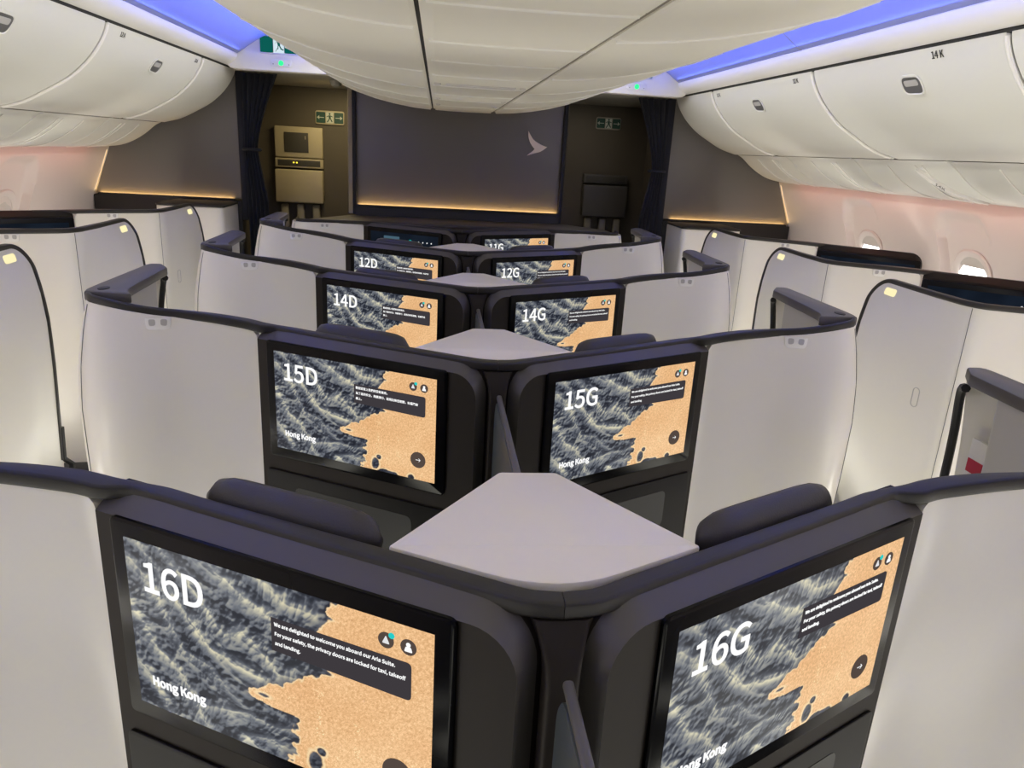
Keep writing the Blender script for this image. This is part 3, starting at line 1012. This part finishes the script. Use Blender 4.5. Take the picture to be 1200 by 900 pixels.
def build_center_shell(s, low=False):
    """right-hand twin drawn at +x; s = -1 mirrors it"""
    root = empty('suite_shell', (0, 0, 0))
    zt0, zt1 = 1.15, (1.24 if not low else 1.152)
    Zr = lambda z: zt0 + (z - 1.15) / .09 * (zt1 - zt0)
    rp = [(.0005, -.0225, 1.15), (.05, -.014, 1.15), (.10, .011, 1.15), (.19, .060, 1.15), (.31, .124, 1.15), (.43, .188, 1.15), (.54, .247, 1.15), (.62, .290, 1.152), (.68, .316, 1.157),
          (.74, .326, 1.168), (.82, .318, 1.182), (.91, .300, 1.194), (1.0, .279, 1.205), (1.08, .264, 1.221), (1.13, .262, 1.232), (1.165, .272, 1.238), (1.187, .300, 1.24), (1.197, .345, 1.24),
          (1.20, .42, 1.24), (1.20, .55, 1.24), (1.20, .68, 1.24), (1.194, .77, 1.24), (1.174, .835, 1.24)]
    rp = [(x, y, Zr(z)) for x, y, z in rp]
    if low:
        rp = rp[:19]
    path = catmull(rp, 5)
    W = Wall(path, .85, 1.30)
    # where the pale panel starts
    u_pan = next(u for u in [i * .004 for i in range(500)] if W.at(u)[0] > .700)
    rimp = path
    nr = [W.nrm(W.s[i]) for i in range(len(path))]
    nr[0] = Vector((0, -1))
    W.base = (u_pan, .028, .24)
    MB().loft(strip_rim([Vector(p) for p in rimp], nr, [.026 - .017 * smooth((q - u_pan + .12) / .12) for q in W.s], [.006 + W.lift(q) for q in W.s], .026)).build('rim', M['rim'], root, 40, s)
    fn, L, d, n = monitor_surround(root, (.030, -.024), (.690, .326), 1.148, s, False)
    # pale panel
    us = [u_pan + k_ * .006 for k_ in range(7)]
    nxt = us[-1]
    while nxt < W.L - .02:
        nxt += .018
        us.append(min(nxt, W.L))
    if us[-1] < W.L: us.append(W.L)
    outer, inner = [], []
    NZ = 26
    for u in us:
        zt = W.at(u)[2] - .022
        e_ = .034
        if u - u_pan < e_:
            q = (e_ - (u - u_pan)) / e_
            zt -= e_ * (1 - math.sqrt(max(1 - q * q, 0)))
        outer.append([W.pt(u, zt - (zt - .05) * (k_ / NZ) ** 1.1) for k_ in range(NZ + 1)])
        inner.append([W.pt(u, zt - (zt - .05) * (k_ / NZ) ** 1.1, -.022) for k_ in range(NZ + 1)])
    rings = [o_ + list(reversed(i_)) for o_, i_ in zip(outer, inner)]
    MB().loft(rings).build('wing_panel', M['white'], root, 45, s)
    # fine seam beside the aisle corner
    u_c = next(u for u in [i * .004 for i in range(600)] if W.at(u)[0] > 1.172)
    zc = W.at(u_c)[2] - .03
    MB().tube([W.pt(u_c, zc - k_ * .04, .0002) for k_ in range(28)], .0014, 5).build('edge_seam', M['seam'], root, mirror=s)
    u_h = next(u for u in [i * .004 for i in range(600)] if W.at(u)[0] > .985)
    coat_hook(root, W, u_h, W.at(u_h)[2] - .028, s)
    if not low:
        # aisle arm: grey inner face, dark cap, black edge seal, safety placard
        inn = round_poly([(1.110, .34), (1.160, .34), (1.160, .685), (1.128, .685)], [.02, .02, .02, .02])
        MB().prism(inn, lambda p, q, h: (p + .012 * smooth((1.22 - h) / .5), q - .03 * (1.215 - h) if q > .5 else q, h), .08, 1.213, .0).build('inner_panel', M['grey'], root, mirror=s)
        cap = catmull([(1.197, .30), (1.207, .36), (1.208, .55), (1.208, .80)], 5) + catmull([(1.204, .825), (1.190, .838), (1.160, .838)], 3) + [(1.128, .785), (1.120, .77)] + \
            catmull([(1.110, .60), (1.100, .42), (1.088, .34), (1.06, .285)], 4)
        cp = MB().prism(cap, lambda p, q, h: (p, q, h), 1.212, 1.243, .006).build('arm_cap', M['cap'], root, mirror=s)
        ov = [(1.160 + .015 * math.cos(a * PI / 12), .345 + .026 * math.sin(a * PI / 12)) for a in range(24)]
        MB().prism(ov, lambda p, q, h: (p, q, h), 1.2425, 1.2455, .001).build('release_button', M['gasket'], cp, mirror=s)
        MB().tube(catmull([(1.140, .800, 1.198), (1.156, .832, 1.188), (1.170, .850, 1.15), (1.190, .866, 1.05), (1.198, .872, .90), (1.198, .872, .60), (1.188, .862, .20)], 6), .011, 8).build('edge_seal', M['gasket'], root, mirror=s)
        pc = MB().box((1.190, .765, .90), (.006, .060, .34), .002).build('safety_placard', M['placard'], root, mirror=s)
        for yy_, zz_, w_, h_ in ((.765, 1.00, .052, .035), (.765, .92, .035, .008), (.765, .79, .016, .02)):
            MB().box((1.1862, yy_, zz_), (.002, w_, h_)).build('red_mark', M['red'], pc, mirror=s)
        ln = MB()
        for q in (.90, .885, .87, .85, .835, .82):
            ln.box((1.1862, .765, q), (.0015, .034 - .01 * random.random(), .004))
        ln.build('print_lines', M['inkdark'], pc, mirror=s)
    return root, fn, L, d, n


def build_window_shell(s):
    """aisle at +x, corner at the origin; s = -1 mirrors"""
    root = empty('suite_shell', (0, 0, 0))
    pB, pA = (-.965, -.500), (-.470, -.118)
    Z = 1.225
    da = Vector((pA[0] - pB[0], pA[1] - pB[1])).normalized()
    rp = [(pB[0] + da.x * t, pB[1] + da.y * t, Z) for t in (.43, .48, .525)] + [(-.515, -.150, Z), (-.455, -.108, Z + .002), (-.38, -.072, Z + .004), (-.28, -.045, Z + .006),
          (-.18, -.027, Z + .008), (-.10, -.015, 1.236), (-.05, -.004, 1.238), (-.018, .018, 1.24), (-.003, .06, 1.24), (0, .12, 1.24), (0.004, .25, 1.24), (.004, .40, 1.24), (0, .535, 1.24)]
    path = catmull(rp, 5)
    arc = []
    R_ = .125
    for k_ in range(1, 13):
        a = PI / 2 * k_ / 12
        arc.append((0 - .0, .535 + R_ * math.sin(a), 1.24 - R_ * (1 - math.cos(a))))
    W = Wall(path + arc, .62, 1.15)
    LW = W.L
    top = path + arc
    nr = [W.nrm(W.s[i]) for i in range(len(path))] + [W.nrm(W.s[len(path) - 1])] * len(arc)
    # rim follows the top, rounds over and runs down the front edge, ending in a small foot
    drop = [W.pt(LW, 1.24 - R_ - dz) for dz in (.06, .12, .2, .3, .4, .55, .7, .85)]
    foot = [drop[-1] + Vector((.02, .03, -.04)), drop[-1] + Vector((.03, -.02, -.09)), drop[-1] + Vector((.03, -.12, -.16))]
    rim_pts = []
    for i, p in enumerate(top):
        if i < len(path):
            rim_pts.append(Vector(p))
        else:
            q = W.pt(W.s[i], p[2])
            rim_pts.append(q)
    W.base = (next(u for u in [i * .004 for i in range(500)] if W.at(u)[0] > -.462), .030, .25)
    rings = strip_rim(rim_pts + drop, nr + [nr[-1]] * len(drop), .024, [.006 + W.lift(q) for q in W.s] + [.006] * len(drop), .022)
    MB().loft(rings).build('rim', M['rim'], root, 40, s)
    MB().tube([drop[-2]] + [drop[-1]] + foot, .014, 8).build('edge_seal', M['gasket'], root, mirror=s)
    fn, L, d, n = monitor_surround(root, pB, pA, Z + .002, s, True)
    u_pan = next(u for u in [i * .004 for i in range(500)] if W.at(u)[0] > -.462)
    us = [u_pan + k_ * .005 for k_ in range(7)]
    nxt = us[-1]
    while nxt < LW - .13:
        nxt += .018
        us.append(nxt)
    us += [W.s[i] for i in range(len(path), len(top))]
    outer, inner = [], []
    NZ = 26
    for u in us:
        zt = W.at(u)[2] - .018
        e_ = .03
        if u - u_pan < e_:
            q = (e_ - (u - u_pan)) / e_
            zt -= e_ * (1 - math.sqrt(max(1 - q * q, 0)))
        zz = [zt - (zt - .05) * (k_ / NZ) ** 1.1 for k_ in range(NZ + 1)]
        outer.append([W.pt(u, z) for z in zz])
        inner.append([W.pt(u, z, -.022) for z in zz])
    MB().loft([o_ + list(reversed(i_)) for o_, i_ in zip(outer, inner)]).build('wing_panel', M['white'], root, 45, s)
    u_c = next(u for u in [i * .004 for i in range(700)] if W.at(u)[1] > .02 and W.at(u)[0] > -.03)
    MB().tube([W.pt(u_c, 1.215 - k_ * .04, .0002) for k_ in range(28)], .0014, 5).build('edge_seam', M['seam'], root, mirror=s)
    u_h = next(u for u in [i * .004 for i in range(700)] if W.at(u)[0] > -.27)
    coat_hook(root, W, u_h, W.at(u_h)[2] - .022, s)

    def on(u, z0, off):
        return lambda p, q, h: tuple(W.pt(u + p, z0 + q, off + h))
    u_s = LW - .155
    sg = MB().prism(rrect(.085, .032, .010, 4), on(u_s, 1.187, 0), .0, .004, .001).build('seat_sign', M['sign'], root, mirror=s)
    sg['label'] = 'lit cream seat sign'
    u_l = u_c + .16
    lt = MB()
    po, pi_ = [(p * 1, q) for p, q in rrect(.036, .085, .017, 6)], rrect(.030, .079, .014, 6)
    g_ = on(u_l, .80, 0)
    lt.loft([[g_(p, q, -.002) for p, q in po], [g_(p, q, .0015) for p, q in po], [g_(p, q, .0015) for p, q in pi_], [g_(p, q, -.002) for p, q in pi_]], caps=False, loop=True)
    lt.build('latch_cover', M['grey'], root, mirror=s)
    return root, fn, L, d, n


# ------------------------------------------------------------------ screen picture
SW, SH = .553, .312
def noise2(nx, ny, rng):
    g = rng.uniform(0, 2 * PI, (ny + 3, nx + 3))
    gx, gy = np.cos(g), np.sin(g)

    def f(u, v):
        x = np.clip(u, 0, nx + 1.99)
        y = np.clip(v, 0, ny + 1.99)
        xi, yi = x.astype(int), y.astype(int)
        fx, fy = x - xi, y - yi
        sx, sy = fx ** 3 * (fx * (fx * 6 - 15) + 10), fy ** 3 * (fy * (fy * 6 - 15) + 10)
        d = lambda i, j: gx[yi + j, xi + i] * (fx - i) + gy[yi + j, xi + i] * (fy - j)
        a = d(0, 0) * (1 - sx) + d(1, 0) * sx
        b = d(0, 1) * (1 - sx) + d(1, 1) * sx
        return a * (1 - sy) + b * sy
    return f


def make_picture(NU=420, NV=237):
    rng = np.random.default_rng(11)
    u, v = np.meshgrid(np.linspace(0, 1, NU), np.linspace(0, 1, NV))
    A = SW / SH
    X, Y = u * A, v
    w1, w2 = noise2(12, 12, rng), noise2(12, 12, rng)
    wx, wy = w1(X * 2.2 + 1, Y * 2.2 + 1), w2(X * 2.2 + 1, Y * 2.2 + 1)
    # ridges run from upper left to lower right
    a = math.radians(30)
    P = X * math.cos(a) + Y * math.sin(a)
    Q = -X * math.sin(a) + Y * math.cos(a)
    P, Q = P + .16 * wx, Q + .16 * wy
    h = np.zeros_like(u)
    amp, fr, wt = 1.0, 3.2, 1.0
    for o in range(5):
        nf = noise2(400, 400, rng)
        an = (.7, .9, 1.5, 1.3, 1.2)[o]
        n_ = nf(P * fr * an + 9, (Q + 1.3) * fr * (1.3, 1.1, .75, .9, 1.0)[o] + 5)
        r = np.clip(1 - np.abs(n_) * 2.2, 0, 1) ** 1.3 * wt
        wt = np.clip(r * 1.5 + .25, .25, 1)
        h += amp * r
        amp *= .43
        fr *= 2.0
    # the long crests, with side spurs from noise in the distance to them
    crests = [[(-.05, .02), (.06, .2), (.13, .42), (.19, .57), (.29, .60), (.37, .72), (.40, .76)], [(.12, -.02), (.21, .12), (.30, .30), (.35, .36), (.41, .30), (.47, .38), (.53, .50), (.62, .50)],
              [(-.04, .30), (.04, .48), (.09, .62), (.18, .74), (.24, .92), (.28, 1.05)], [(.28, -.03), (.40, .10), (.52, .18), (.60, .24), (.68, .22)], [(.22, .88), (.34, .84), (.42, .80), (.50, .82), (.57, .78)],
              [(-.04, .62), (.05, .80), (.12, 1.02)], [(.22, .36), (.30, .48), (.40, .52), (.47, .56)], [(.36, 1.05), (.43, .94), (.50, .90), (.56, .92)], [(.45, -.03), (.56, .08), (.66, .10)], [(.04, -.03), (.14, .22), (.22, .40), (.27, .46)]]
    spur = noise2(400, 400, rng)
    sp_ = spur(X * 16 + 3, Y * 16 + 3) + .6 * spur(X * 34 + 40, Y * 34 + 40)
    R_ = np.zeros_like(u)
    for c in crests:
        d = np.full_like(u, 9.0)
        for (ua, va), (ub, vb) in zip(c[:-1], c[1:]):
            ax, ay, bx, by = ua * A, va, ub * A, vb
            Xw, Yw = X + .05 * wx + .018 * sp_, Y + .05 * wy - .012 * sp_
            t_ = np.clip(((Xw - ax) * (bx - ax) + (Yw - ay) * (by - ay)) / ((bx - ax) ** 2 + (by - ay) ** 2), 0, 1)
            d = np.minimum(d, np.hypot(Xw - ax - t_ * (bx - ax), Yw - ay - t_ * (by - ay)))
        R_ = np.maximum(R_, np.clip(1 - d / .17 * (1 + .75 * sp_), 0, 1))
    h = h * .62 + R_ * 1.25
    gx = np.gradient(h, axis=1) * NU / A
    gy = np.gradient(h, axis=0) * NV
    sh = (-gx * .45 - gy * .9)
    sh = np.arctan(sh * .15) / 1.57
    lum = np.clip(.235 + sh * .34 + (h - h.mean()) * .26 + np.clip(R_ - .78, 0, 1) * 1.0, 0.0, 1.0)
    dark, mid, hi = np.array([28, 32, 44.]), np.array([108, 113, 122.]), np.array([226, 220, 190.])
    t = lum[..., None]
    land = np.where(t < .45, dark + (mid - dark) * (t / .45), mid + (hi - mid) * np.clip((t - .45) / .45, 0, 1))
    wn_ = np.clip(w1(X * 1.3 + 3, Y * 1.3 + 3) * 1.5 + .2, 0, 1)[..., None] * np.clip((t - .35) * 2, 0, 1)
    land = land * (1 - wn_ * .3) + np.array([196, 180, 138.]) * wn_ * .3
    cvs = [(-.02, .73), (.03, .71), (.06, .68), (.09, .715), (.12, .685), (.16, .66), (.22, .655), (.28, .69), (.34, .70), (.40, .685), (.44, .64), (.48, .60), (.53, .555), (.58, .50), (.62, .455), (.655, .425),
           (.67, .42), (.69, .46), (.71, .50), (.70, .55), (.715, .585), (.76, .575), (.80, .57), (.84, .60), (.88, .57), (.93, .575), (.97, .555), (1.03, .55)]
    cvv, cuu = np.array([c[0] for c in cvs]), np.array([c[1] for c in cvs])
    e1 = noise2(300, 300, rng)
    e2 = noise2(300, 300, rng)
    jag = e1(X * 14 + 2, Y * 14 + 2) * .026 + e2(X * 34 + 2, Y * 34 + 2) * .020
    coast = np.interp(v + e2(X * 12 + 9, Y * 12 + 9) * .012, cvv, cuu)
    sd = u - coast + jag
    for (cu, cv_, ru, rv) in ((.645, .93, .022, .055), (.70, 1.0, .045, .03), (.755, 1.02, .03, .04), (.475, .652, .016, .009), (.665, .86, .014, .02), (.86, .99, .018, .03)):
        q = np.sqrt(((u - cu) / ru) ** 2 + ((v - cv_) / rv) ** 2) - 1 + jag * 9
        sd = np.minimum(sd, q * min(ru, rv))
    gr = rng.normal(0, 1, u.shape)
    b1 = noise2(300, 300, rng)
    big = b1(X * 3 + 2, Y * 3 + 2)
    fine = b1(X * 60 + 2, Y * 60 + 2)
    sand = np.array([232, 184, 132.]) + gr[..., None] * 10 + big[..., None] * np.array([12, 18, 20.]) + fine[..., None] * 26
    sp = np.clip((b1(X * 9 + 30, Y * 9 + 30) - .18) * 4, 0, 1) * (rng.random(u.shape) > .86) * (v > .5)
    sand += sp[..., None] * 40
    shore = np.clip(1 - np.abs(sd - .005) / .008, 0, 1)[..., None] * .75
    sand = sand * (1 - shore) + np.array([248, 226, 180.]) * shore
    k_ = np.clip(sd / .004 + .5, 0, 1)[..., None]
    edge = np.clip((sd + .05) / .05, 0, 1)[..., None] * .35
    land = land * (1 - edge) + np.array([46, 46, 58.]) * edge
    img = land * (1 - k_) + sand * k_
    return np.clip(img, 0, 255)


def picture_mesh():
    NU, NV = 420, 237
    img = make_picture(NU, NV)
    c = img / 255
    lin = np.where(c <= .04045, c / 12.92, ((c + .055) / 1.055) ** 2.4)
    u, v = np.meshgrid(np.linspace(0, 1, NU), np.linspace(0, 1, NV))
    co = np.stack([(u - .5) * SW, np.zeros_like(u), (1 - v) * SH], -1).reshape(-1, 3)
    idx = np.arange(NU * NV).reshape(NV, NU)
    q = np.stack([idx[1:, :-1], idx[1:, 1:], idx[:-1, 1:], idx[:-1, :-1]], -1).reshape(-1, 4)
    me = bpy.data.meshes.new('display')
    me.vertices.add(len(co))
    me.vertices.foreach_set('co', co.ravel())
    me.loops.add(q.size)
    me.loops.foreach_set('vertex_index', q.ravel().astype(np.int32))
    me.polygons.add(len(q))
    me.polygons.foreach_set('loop_start', (np.arange(len(q)) * 4).astype(np.int32))
    me.update(calc_edges=True)
    ca = me.color_attributes.new('picture', 'FLOAT_COLOR', 'POINT')
    rgba = np.concatenate([lin.reshape(-1, 3), np.ones((NU * NV, 1))], 1).astype(np.float32)
    ca.data.foreach_set('color', rgba.ravel())
    me.materials.append(M['picture'])
    return me


def flat(p, q, h):
    return (p, -h, q)


PIC = picture_mesh()
bez_poly = rrect(SW + .060, SH + .062, .012, 4, 0, SH / 2 - .002)


def monitor(label, number=None, lang='en', ui=False):
    """root at the middle of the screen's foot, +x along the screen, facing -y"""
    r = empty('monitor', (0, 0, 0), 0, label, 'screen', 'seat monitors')
    bz = MB()
    bz.loft([[(p, h, q) for p, q in poly_] for poly_, h in ((bez_poly, -.0012), (bez_poly, -.0065), (inset(bez_poly, .004), -.009))])
    bz.build('bezel', M['gloss'], r)
    dsp = obj('display', PIC, r) if not ui else MB().box((0, 0, SH / 2), (SW, .001, SH)).build('display', M['uidark'], r)
    dsp.location = (0, -.0095, 0)
    tx = lambda x, z, y=-.0012: Matrix.Translation((x, y, z)) @ UPRIGHT
    if ui:
        if ui == 'glare_menu':
            MB().prism(rrect(.13, .10, .004, 3, -.10, SH - .075), flat, .0012, .0016).build('reflection_patch', M['uireflection'], dsp)  # glowing patch painting a light reflection on the glass
        for j in range(7 if ui == 'glare_menu' else 3):
            cx_ = .02 + j * .034 if ui == 'glare_menu' else .14 + j * .03
            MB().prism(circle(.012 if j == 1 and ui == 'glare_menu' else .005, 16, cx_, SH - .05), flat, .0012, .0016).build('menu_icon', M['cyan'] if j == 1 else M['txtdim'], dsp)
        return r
    text('seat_number', number, .073, M['txt'], dsp, tx(-SW / 2 + .032, SH - .086), .006)
    text('city_name', 'Hong Kong', .0225, M['txt'], dsp, tx(-SW / 2 + .032, .046), .014)
    # message box with round right corners
    x0_, x1_ = .010, .243
    z1_, z0_ = SH - .057, SH - .118
    mp = round_poly([(x0_ - .002, z0_ + .004), (x1_, z0_), (x1_, z1_), (x0_ - .002, z1_)], [0, .008, .008, 0], 4)
    MB().prism(mp, flat, .0004, .0008).build('message_box', M['box'], dsp)
    if lang == 'en':
        rows_ = ('We are delighted to welcome you aboard our Aria Suite.', 'For your safety, the privacy doors are locked for taxi, takeoff', 'and landing.')
    else:
        rows_ = ('歡迎您登上我們的客艙套房。', '為了您的安全，飛機滑行、起飛及降落期間，私隱門會', '鎖上。')
    for q, line_ in enumerate(rows_):
        text('message_line', line_, .0081 if lang == 'en' else .0088, M['txt'], dsp, tx(x0_ + .004, z1_ - .013 - q * .0162), .003)
    for j, cx_ in enumerate((.203, .238)):
        ic = MB().prism(circle(.0125, 20, cx_, SH - .032), flat, .0006, .001).build('icon', M['icon'], dsp)
        if j == 0:
            MB().prism(circle(.0048, 12, cx_ + .009, SH - .022), flat, .0011, .0015).build('icon_dot', M['cyan'], dsp)
            MB().prism(round_poly([(cx_ - .006, SH - .037), (cx_ + .006, SH - .037), (cx_, SH - .024)], .002, 2), flat, .0011, .0014).build('icon_mark', M['txtdim'], dsp)
        else:
            mk_ = MB()
            mk_.prism(circle(.0036, 10, cx_, SH - .028), flat, .0011, .0014)
            mk_.prism(round_poly([(cx_ - .0065, SH - .039), (cx_ + .0065, SH - .039), (cx_ + .004, SH - .031), (cx_ - .004, SH - .031)], .002, 2), flat, .0011, .0014)
            mk_.build('icon_mark', M['txt'], dsp)
    MB().prism(circle(.0245, 28, .222, .062), flat, .0006, .001).build('next_button', M['icon'], dsp)
    ar = MB()
    ar.prism([(.215, .0612), (.228, .0612), (.228, .0628), (.215, .0628)], flat, .0011, .0014)
    ar.prism([(.2235, .067), (.2255, .067), (.2305, .062), (.2255, .057), (.2235, .057), (.2285, .062)], flat, .0011, .0014)
    ar.build('next_arrow', M['txt'], dsp)
    return r


# dark menu picture for the screens that are not on the map
m = bpy.data.materials.new('screen_menu')
m.use_nodes = True
nt = m.node_tree
nt.nodes.clear()
e_ = nt.nodes.new('ShaderNodeEmission')
o_ = nt.nodes.new('ShaderNodeOutputMaterial')
tc = nt.nodes.new('ShaderNodeTexCoord')
nz = nt.nodes.new('ShaderNodeTexNoise')
nz.inputs['Scale'].default_value = 3.5
cr = nt.nodes.new('ShaderNodeValToRGB')
cr.color_ramp.elements[0].position = .35
cr.color_ramp.elements[0].color = (*srgb(9, 12, 18), 1)
cr.color_ramp.elements[1].position = .75
cr.color_ramp.elements[1].color = (*srgb(30, 40, 54), 1)
nt.links.new(tc.outputs['Object'], nz.inputs['Vector'])
nt.links.new(nz.outputs['Fac'], cr.inputs['Fac'])
nt.links.new(cr.outputs['Color'], e_.inputs[0])
e_.inputs[1].default_value = EM
nt.links.new(e_.outputs[0], o_.inputs[0])
M['uidark'] = m

# ------------------------------------------------------------------ place centre suites
SC_U = .4035                    # middle of the screen along the arm
Z_SCR = .779
protoG, fnG, LG, dG, nG = build_center_shell(1)
protoD, *_ = build_center_shell(-1)
lowG, *_ = build_center_shell(1, True)
lowD, *_ = build_center_shell(-1, True)
used = set()


def place(proto, loc, label, group):
    o = proto if proto.name not in used else copy_tree(proto)
    used.add(proto.name)
    o.location = loc
    tag(o, label, 'suite shell', group)
    return o


for row in (16, 15, 14, 12, 11):
    y = ROWY[row]
    pD, pG = (lowD, lowG) if row == 11 else (protoD, protoG)
    place(pD, (0, y, 0), 'pale curved suite shell with dark rim holding the %s' % ('dark menu screen left of 11G' if row == 11 else 'screen marked %dD' % row), 'centre suite shells')
    place(pG, (0, y, 0), 'pale curved suite shell with dark rim holding the screen marked %dG' % row, 'centre suite shells')
    for s, let in ((-1, 'D'), (1, 'G')):
        cx_, cy_, _ = fnG(SC_U, .049 - .0095, 0)
        ang = math.atan2(dG.y, dG.x)
        num = '%d%s' % (row, let)
        if row == 11 and let == 'D':
            mo = monitor('dark menu screen with a row of small icons, left of the 11G screen', ui='glare_menu')
        else:
            mo = monitor('black framed map screen showing seat number %s' % num, num, 'zh' if (let == 'D' and row != 16) else 'en')
        mo.location = (s * cx_, y + cy_, Z_SCR)
        mo.rotation_euler = (0, 0, s * ang)

# ---- window suites
protoA, fnA, LA, dA, nA = build_window_shell(1)
protoK, *_ = build_window_shell(-1)
rowname = {11: 'nearest the front bulkhead', 12: 'second from the front bulkhead', 14: 'third from the front bulkhead'}
for row, yk in ((14, 2.615), (12, 3.735), (11, 4.855)):
    for s, pr in ((1, protoA), (-1, protoK)):
        side = 'left' if s > 0 else 'right'
        o = place(pr, (-s * 1.868, yk, 0), 'pale suite shell with lit cream sign, %s windows, %s' % (side, rowname[row]), 'window suite shells on the %s' % side)
        cx_, cy_, _ = fnA(LA / 2 + .006, FACE, 0)
        mo = monitor('dark menu screen by the %s windows, %s' % (side, rowname[row]), ui=True)
        mo.location = (-s * 1.868 + s * cx_, yk + cy_, Z_SCR + .065)
        mo.rotation_euler = (0, 0, s * math.atan2(dA.y, dA.x))

# ---- centre consoles, dividers
def console(row):
    y = ROWY[row]
    c = empty('centre_console', (0, y, 0), 0,
              {16: 'white topped centre console between the 16D and 16G screens', 15: 'white topped centre console between the 15D and 15G screens',
               14: 'white topped centre console between the 14D and 14G screens', 12: 'white topped centre console between the 12D and 12G screens',
               11: 'low dark centre console between the dark menu screen and 11G'}[row], 'console', 'centre consoles')
    tp = round_poly([(0, -.022 + .028), (.235, .128), (.052, .392), (-.052, .392), (-.235, .128)], [.10, .006, .006, .006, .006], 8)
    if row != 11:
        MB().prism(tp, lambda p, q, h: (p, q, h), 1.126, 1.144, .004).build('tabletop', M['table'], c)
    MB().prism(inset(tp, .012), lambda p, q, h: (p, q, h), .03, 1.1255).build('cabinet', M['surround'], c)
    col = round_poly([(-.022, -.060), (.022, -.060), (.024, -.028), (-.024, -.028)], [.008, .008, 0, 0])
    rings = []
    for z, g in ((.03, 0), (1.045, 0), (1.075, .004), (1.10, .016), (1.122, .034)):
        rings.append([(p * (1 + g * 24 * .9), (q + g * 1.05) if q < -.03 else q + g * .3, z) for p, q in col])
    MB().loft(rings).build('column', M['surround'], c)
    return c


for row in (16, 15, 14, 12, 11):
    console(row)
for row in (16, 15, 14, 12):
    y = ROWY[row]
    d_ = empty('privacy_divider', (0, y - .45, 0), 0, 'slim dark privacy divider running aft between the %dD and %dG screens' % (row, row), 'divider', 'privacy dividers')
    y1_ = .45 - .068
    y0_ = -.25 if row != 16 else -.12
    pan = [(y0_, .3), (y1_, .3), (y1_, 1.02), (y1_ - .03, 1.062), (y0_, 1.066)]
    MB().prism(round_poly(pan, [0, 0, .02, .02, .01], 4), lambda p, q, h: (h, p, q), -.008, .008, .002).build('panel', M['divider'], d_)
    MB().loft([[(x + .002, yy, z + 1.066) for x, z in rrect(.014, .014, .005, 3)] for yy in (y0_, y1_ - .01)]).build('top_trim', M['divtrim'], d_)

# ---- seats behind the shells
def seat(s, row_ahead, label):
    """seat just ahead of the row wall, its back parallel to that wall"""
    fn, L, d, n = arm_fn((.030, -.024), (.690, .326))
    ang = s * math.atan2(d.y, d.x)
    c = fn(.450, -.070, 0)
    r = empty('airline_seat', (s * c[0], ROWY[row_ahead] + c[1], 0), ang, label, 'seat', 'centre seats')
    def roll(L_, rx, rz, cz, cy=0):
        rings = []
        for k_ in range(13):
            t = -1 + 2 * k_ / 12
            e2 = (1 - abs(t) ** 6) ** .5 if abs(t) < 1 else .0
            e2 = max(e2, .25)
            x = L_ / 2 * math.copysign(abs(t) ** .8, t)
            rings.append([(x, cy + rx * e2 * math.cos(a * PI / 10), cz + rz * e2 * math.sin(a * PI / 10)) for a in range(20)])
        return MB().loft(rings)
    h = roll(.330, .034, .044, 1.124, .0).build('headrest', M['leather'], r, 60)
    MB().tube([(x, -.006 + .0 * x, 1.124 - .044) for x in (-.15, 0, .15)], .004, 6).build('piping', M['piping'], h)
    MB().box((0, .005, .79), (.38, .07, .58), .03).build('backrest', M['seatfab'], r)
    MB().box((0, .21, .42), (.38, .34, .13), .04).build('seat_cushion', M['seatfab'], r)
    MB().box((0, .20, .19), (.34, .28, .33), .02).build('seat_base', M['surround'], r)
    return r


for row_ahead, row in ((16, 15), (15, 14), (14, 12), (12, 11)):
    for s, let in ((-1, 'D'), (1, 'G')):
        seat(s, row_ahead, 'dark leather seat with rolled headrest just behind the shell of screen %d%s' % (row_ahead, let))

# ---- low counter in front of the first row
ct = round_poly([(-.70, 5.76), (.70, 5.76), (1.18, 5.74), (1.16, 5.92), (.90, 6.24), (-.88, 6.24), (-1.15, 5.72)], .03, 3)
cn = empty('front_counter', (0, 5.95, 0), 0, 'dark brown counter between the first centre row and the front bulkhead', 'counter')
MB().prism([(p, q - 5.95) for p, q in ct], lambda p, q, h: (p, q, h), 1.10, 1.135, .006).build('countertop', M['counter'], cn)
MB().prism([(p * .96, (q - 5.99) * .9 + .02) for p, q in ct], lambda p, q, h: (p, q, h), .02, 1.10).build('cabinet', M['bulkbase'], cn)

# ---- white cabinets ahead of the first window suites
for s in (-1, 1):
    cb = empty('front_cabinet', (s * 1.98, 5.98, 0), 0, 'plain white cabinet against the %s bulkhead, beside the aisle curtain' % words[s], 'cabinet')
    MB().prism(round_poly([(-.24, -.22), (.24, -.22), (.24, .24), (-.24, .24)], .05, 6), lambda p, q, h: (p, q, h), .03, 1.185, .006).build('body', M['white'], cb)
    MB().prism(round_poly([(-.245, -.225), (.245, -.225), (.245, .245), (-.245, .245)], .05, 6), lambda p, q, h: (p, q, h), 1.186, 1.20, .004).build('top_rim', M['rim'], cb)
# ---- joints across the blue aisle ceiling
for s in (-1, 1):
    for yy in (3.87, 1.9):
        k += 1
        struct(MB().tube([(s * x, yy, z - .001) for x, z in cv[4:24]], .0022, 6).build('trim_%d' % k, M['gapwarm']))
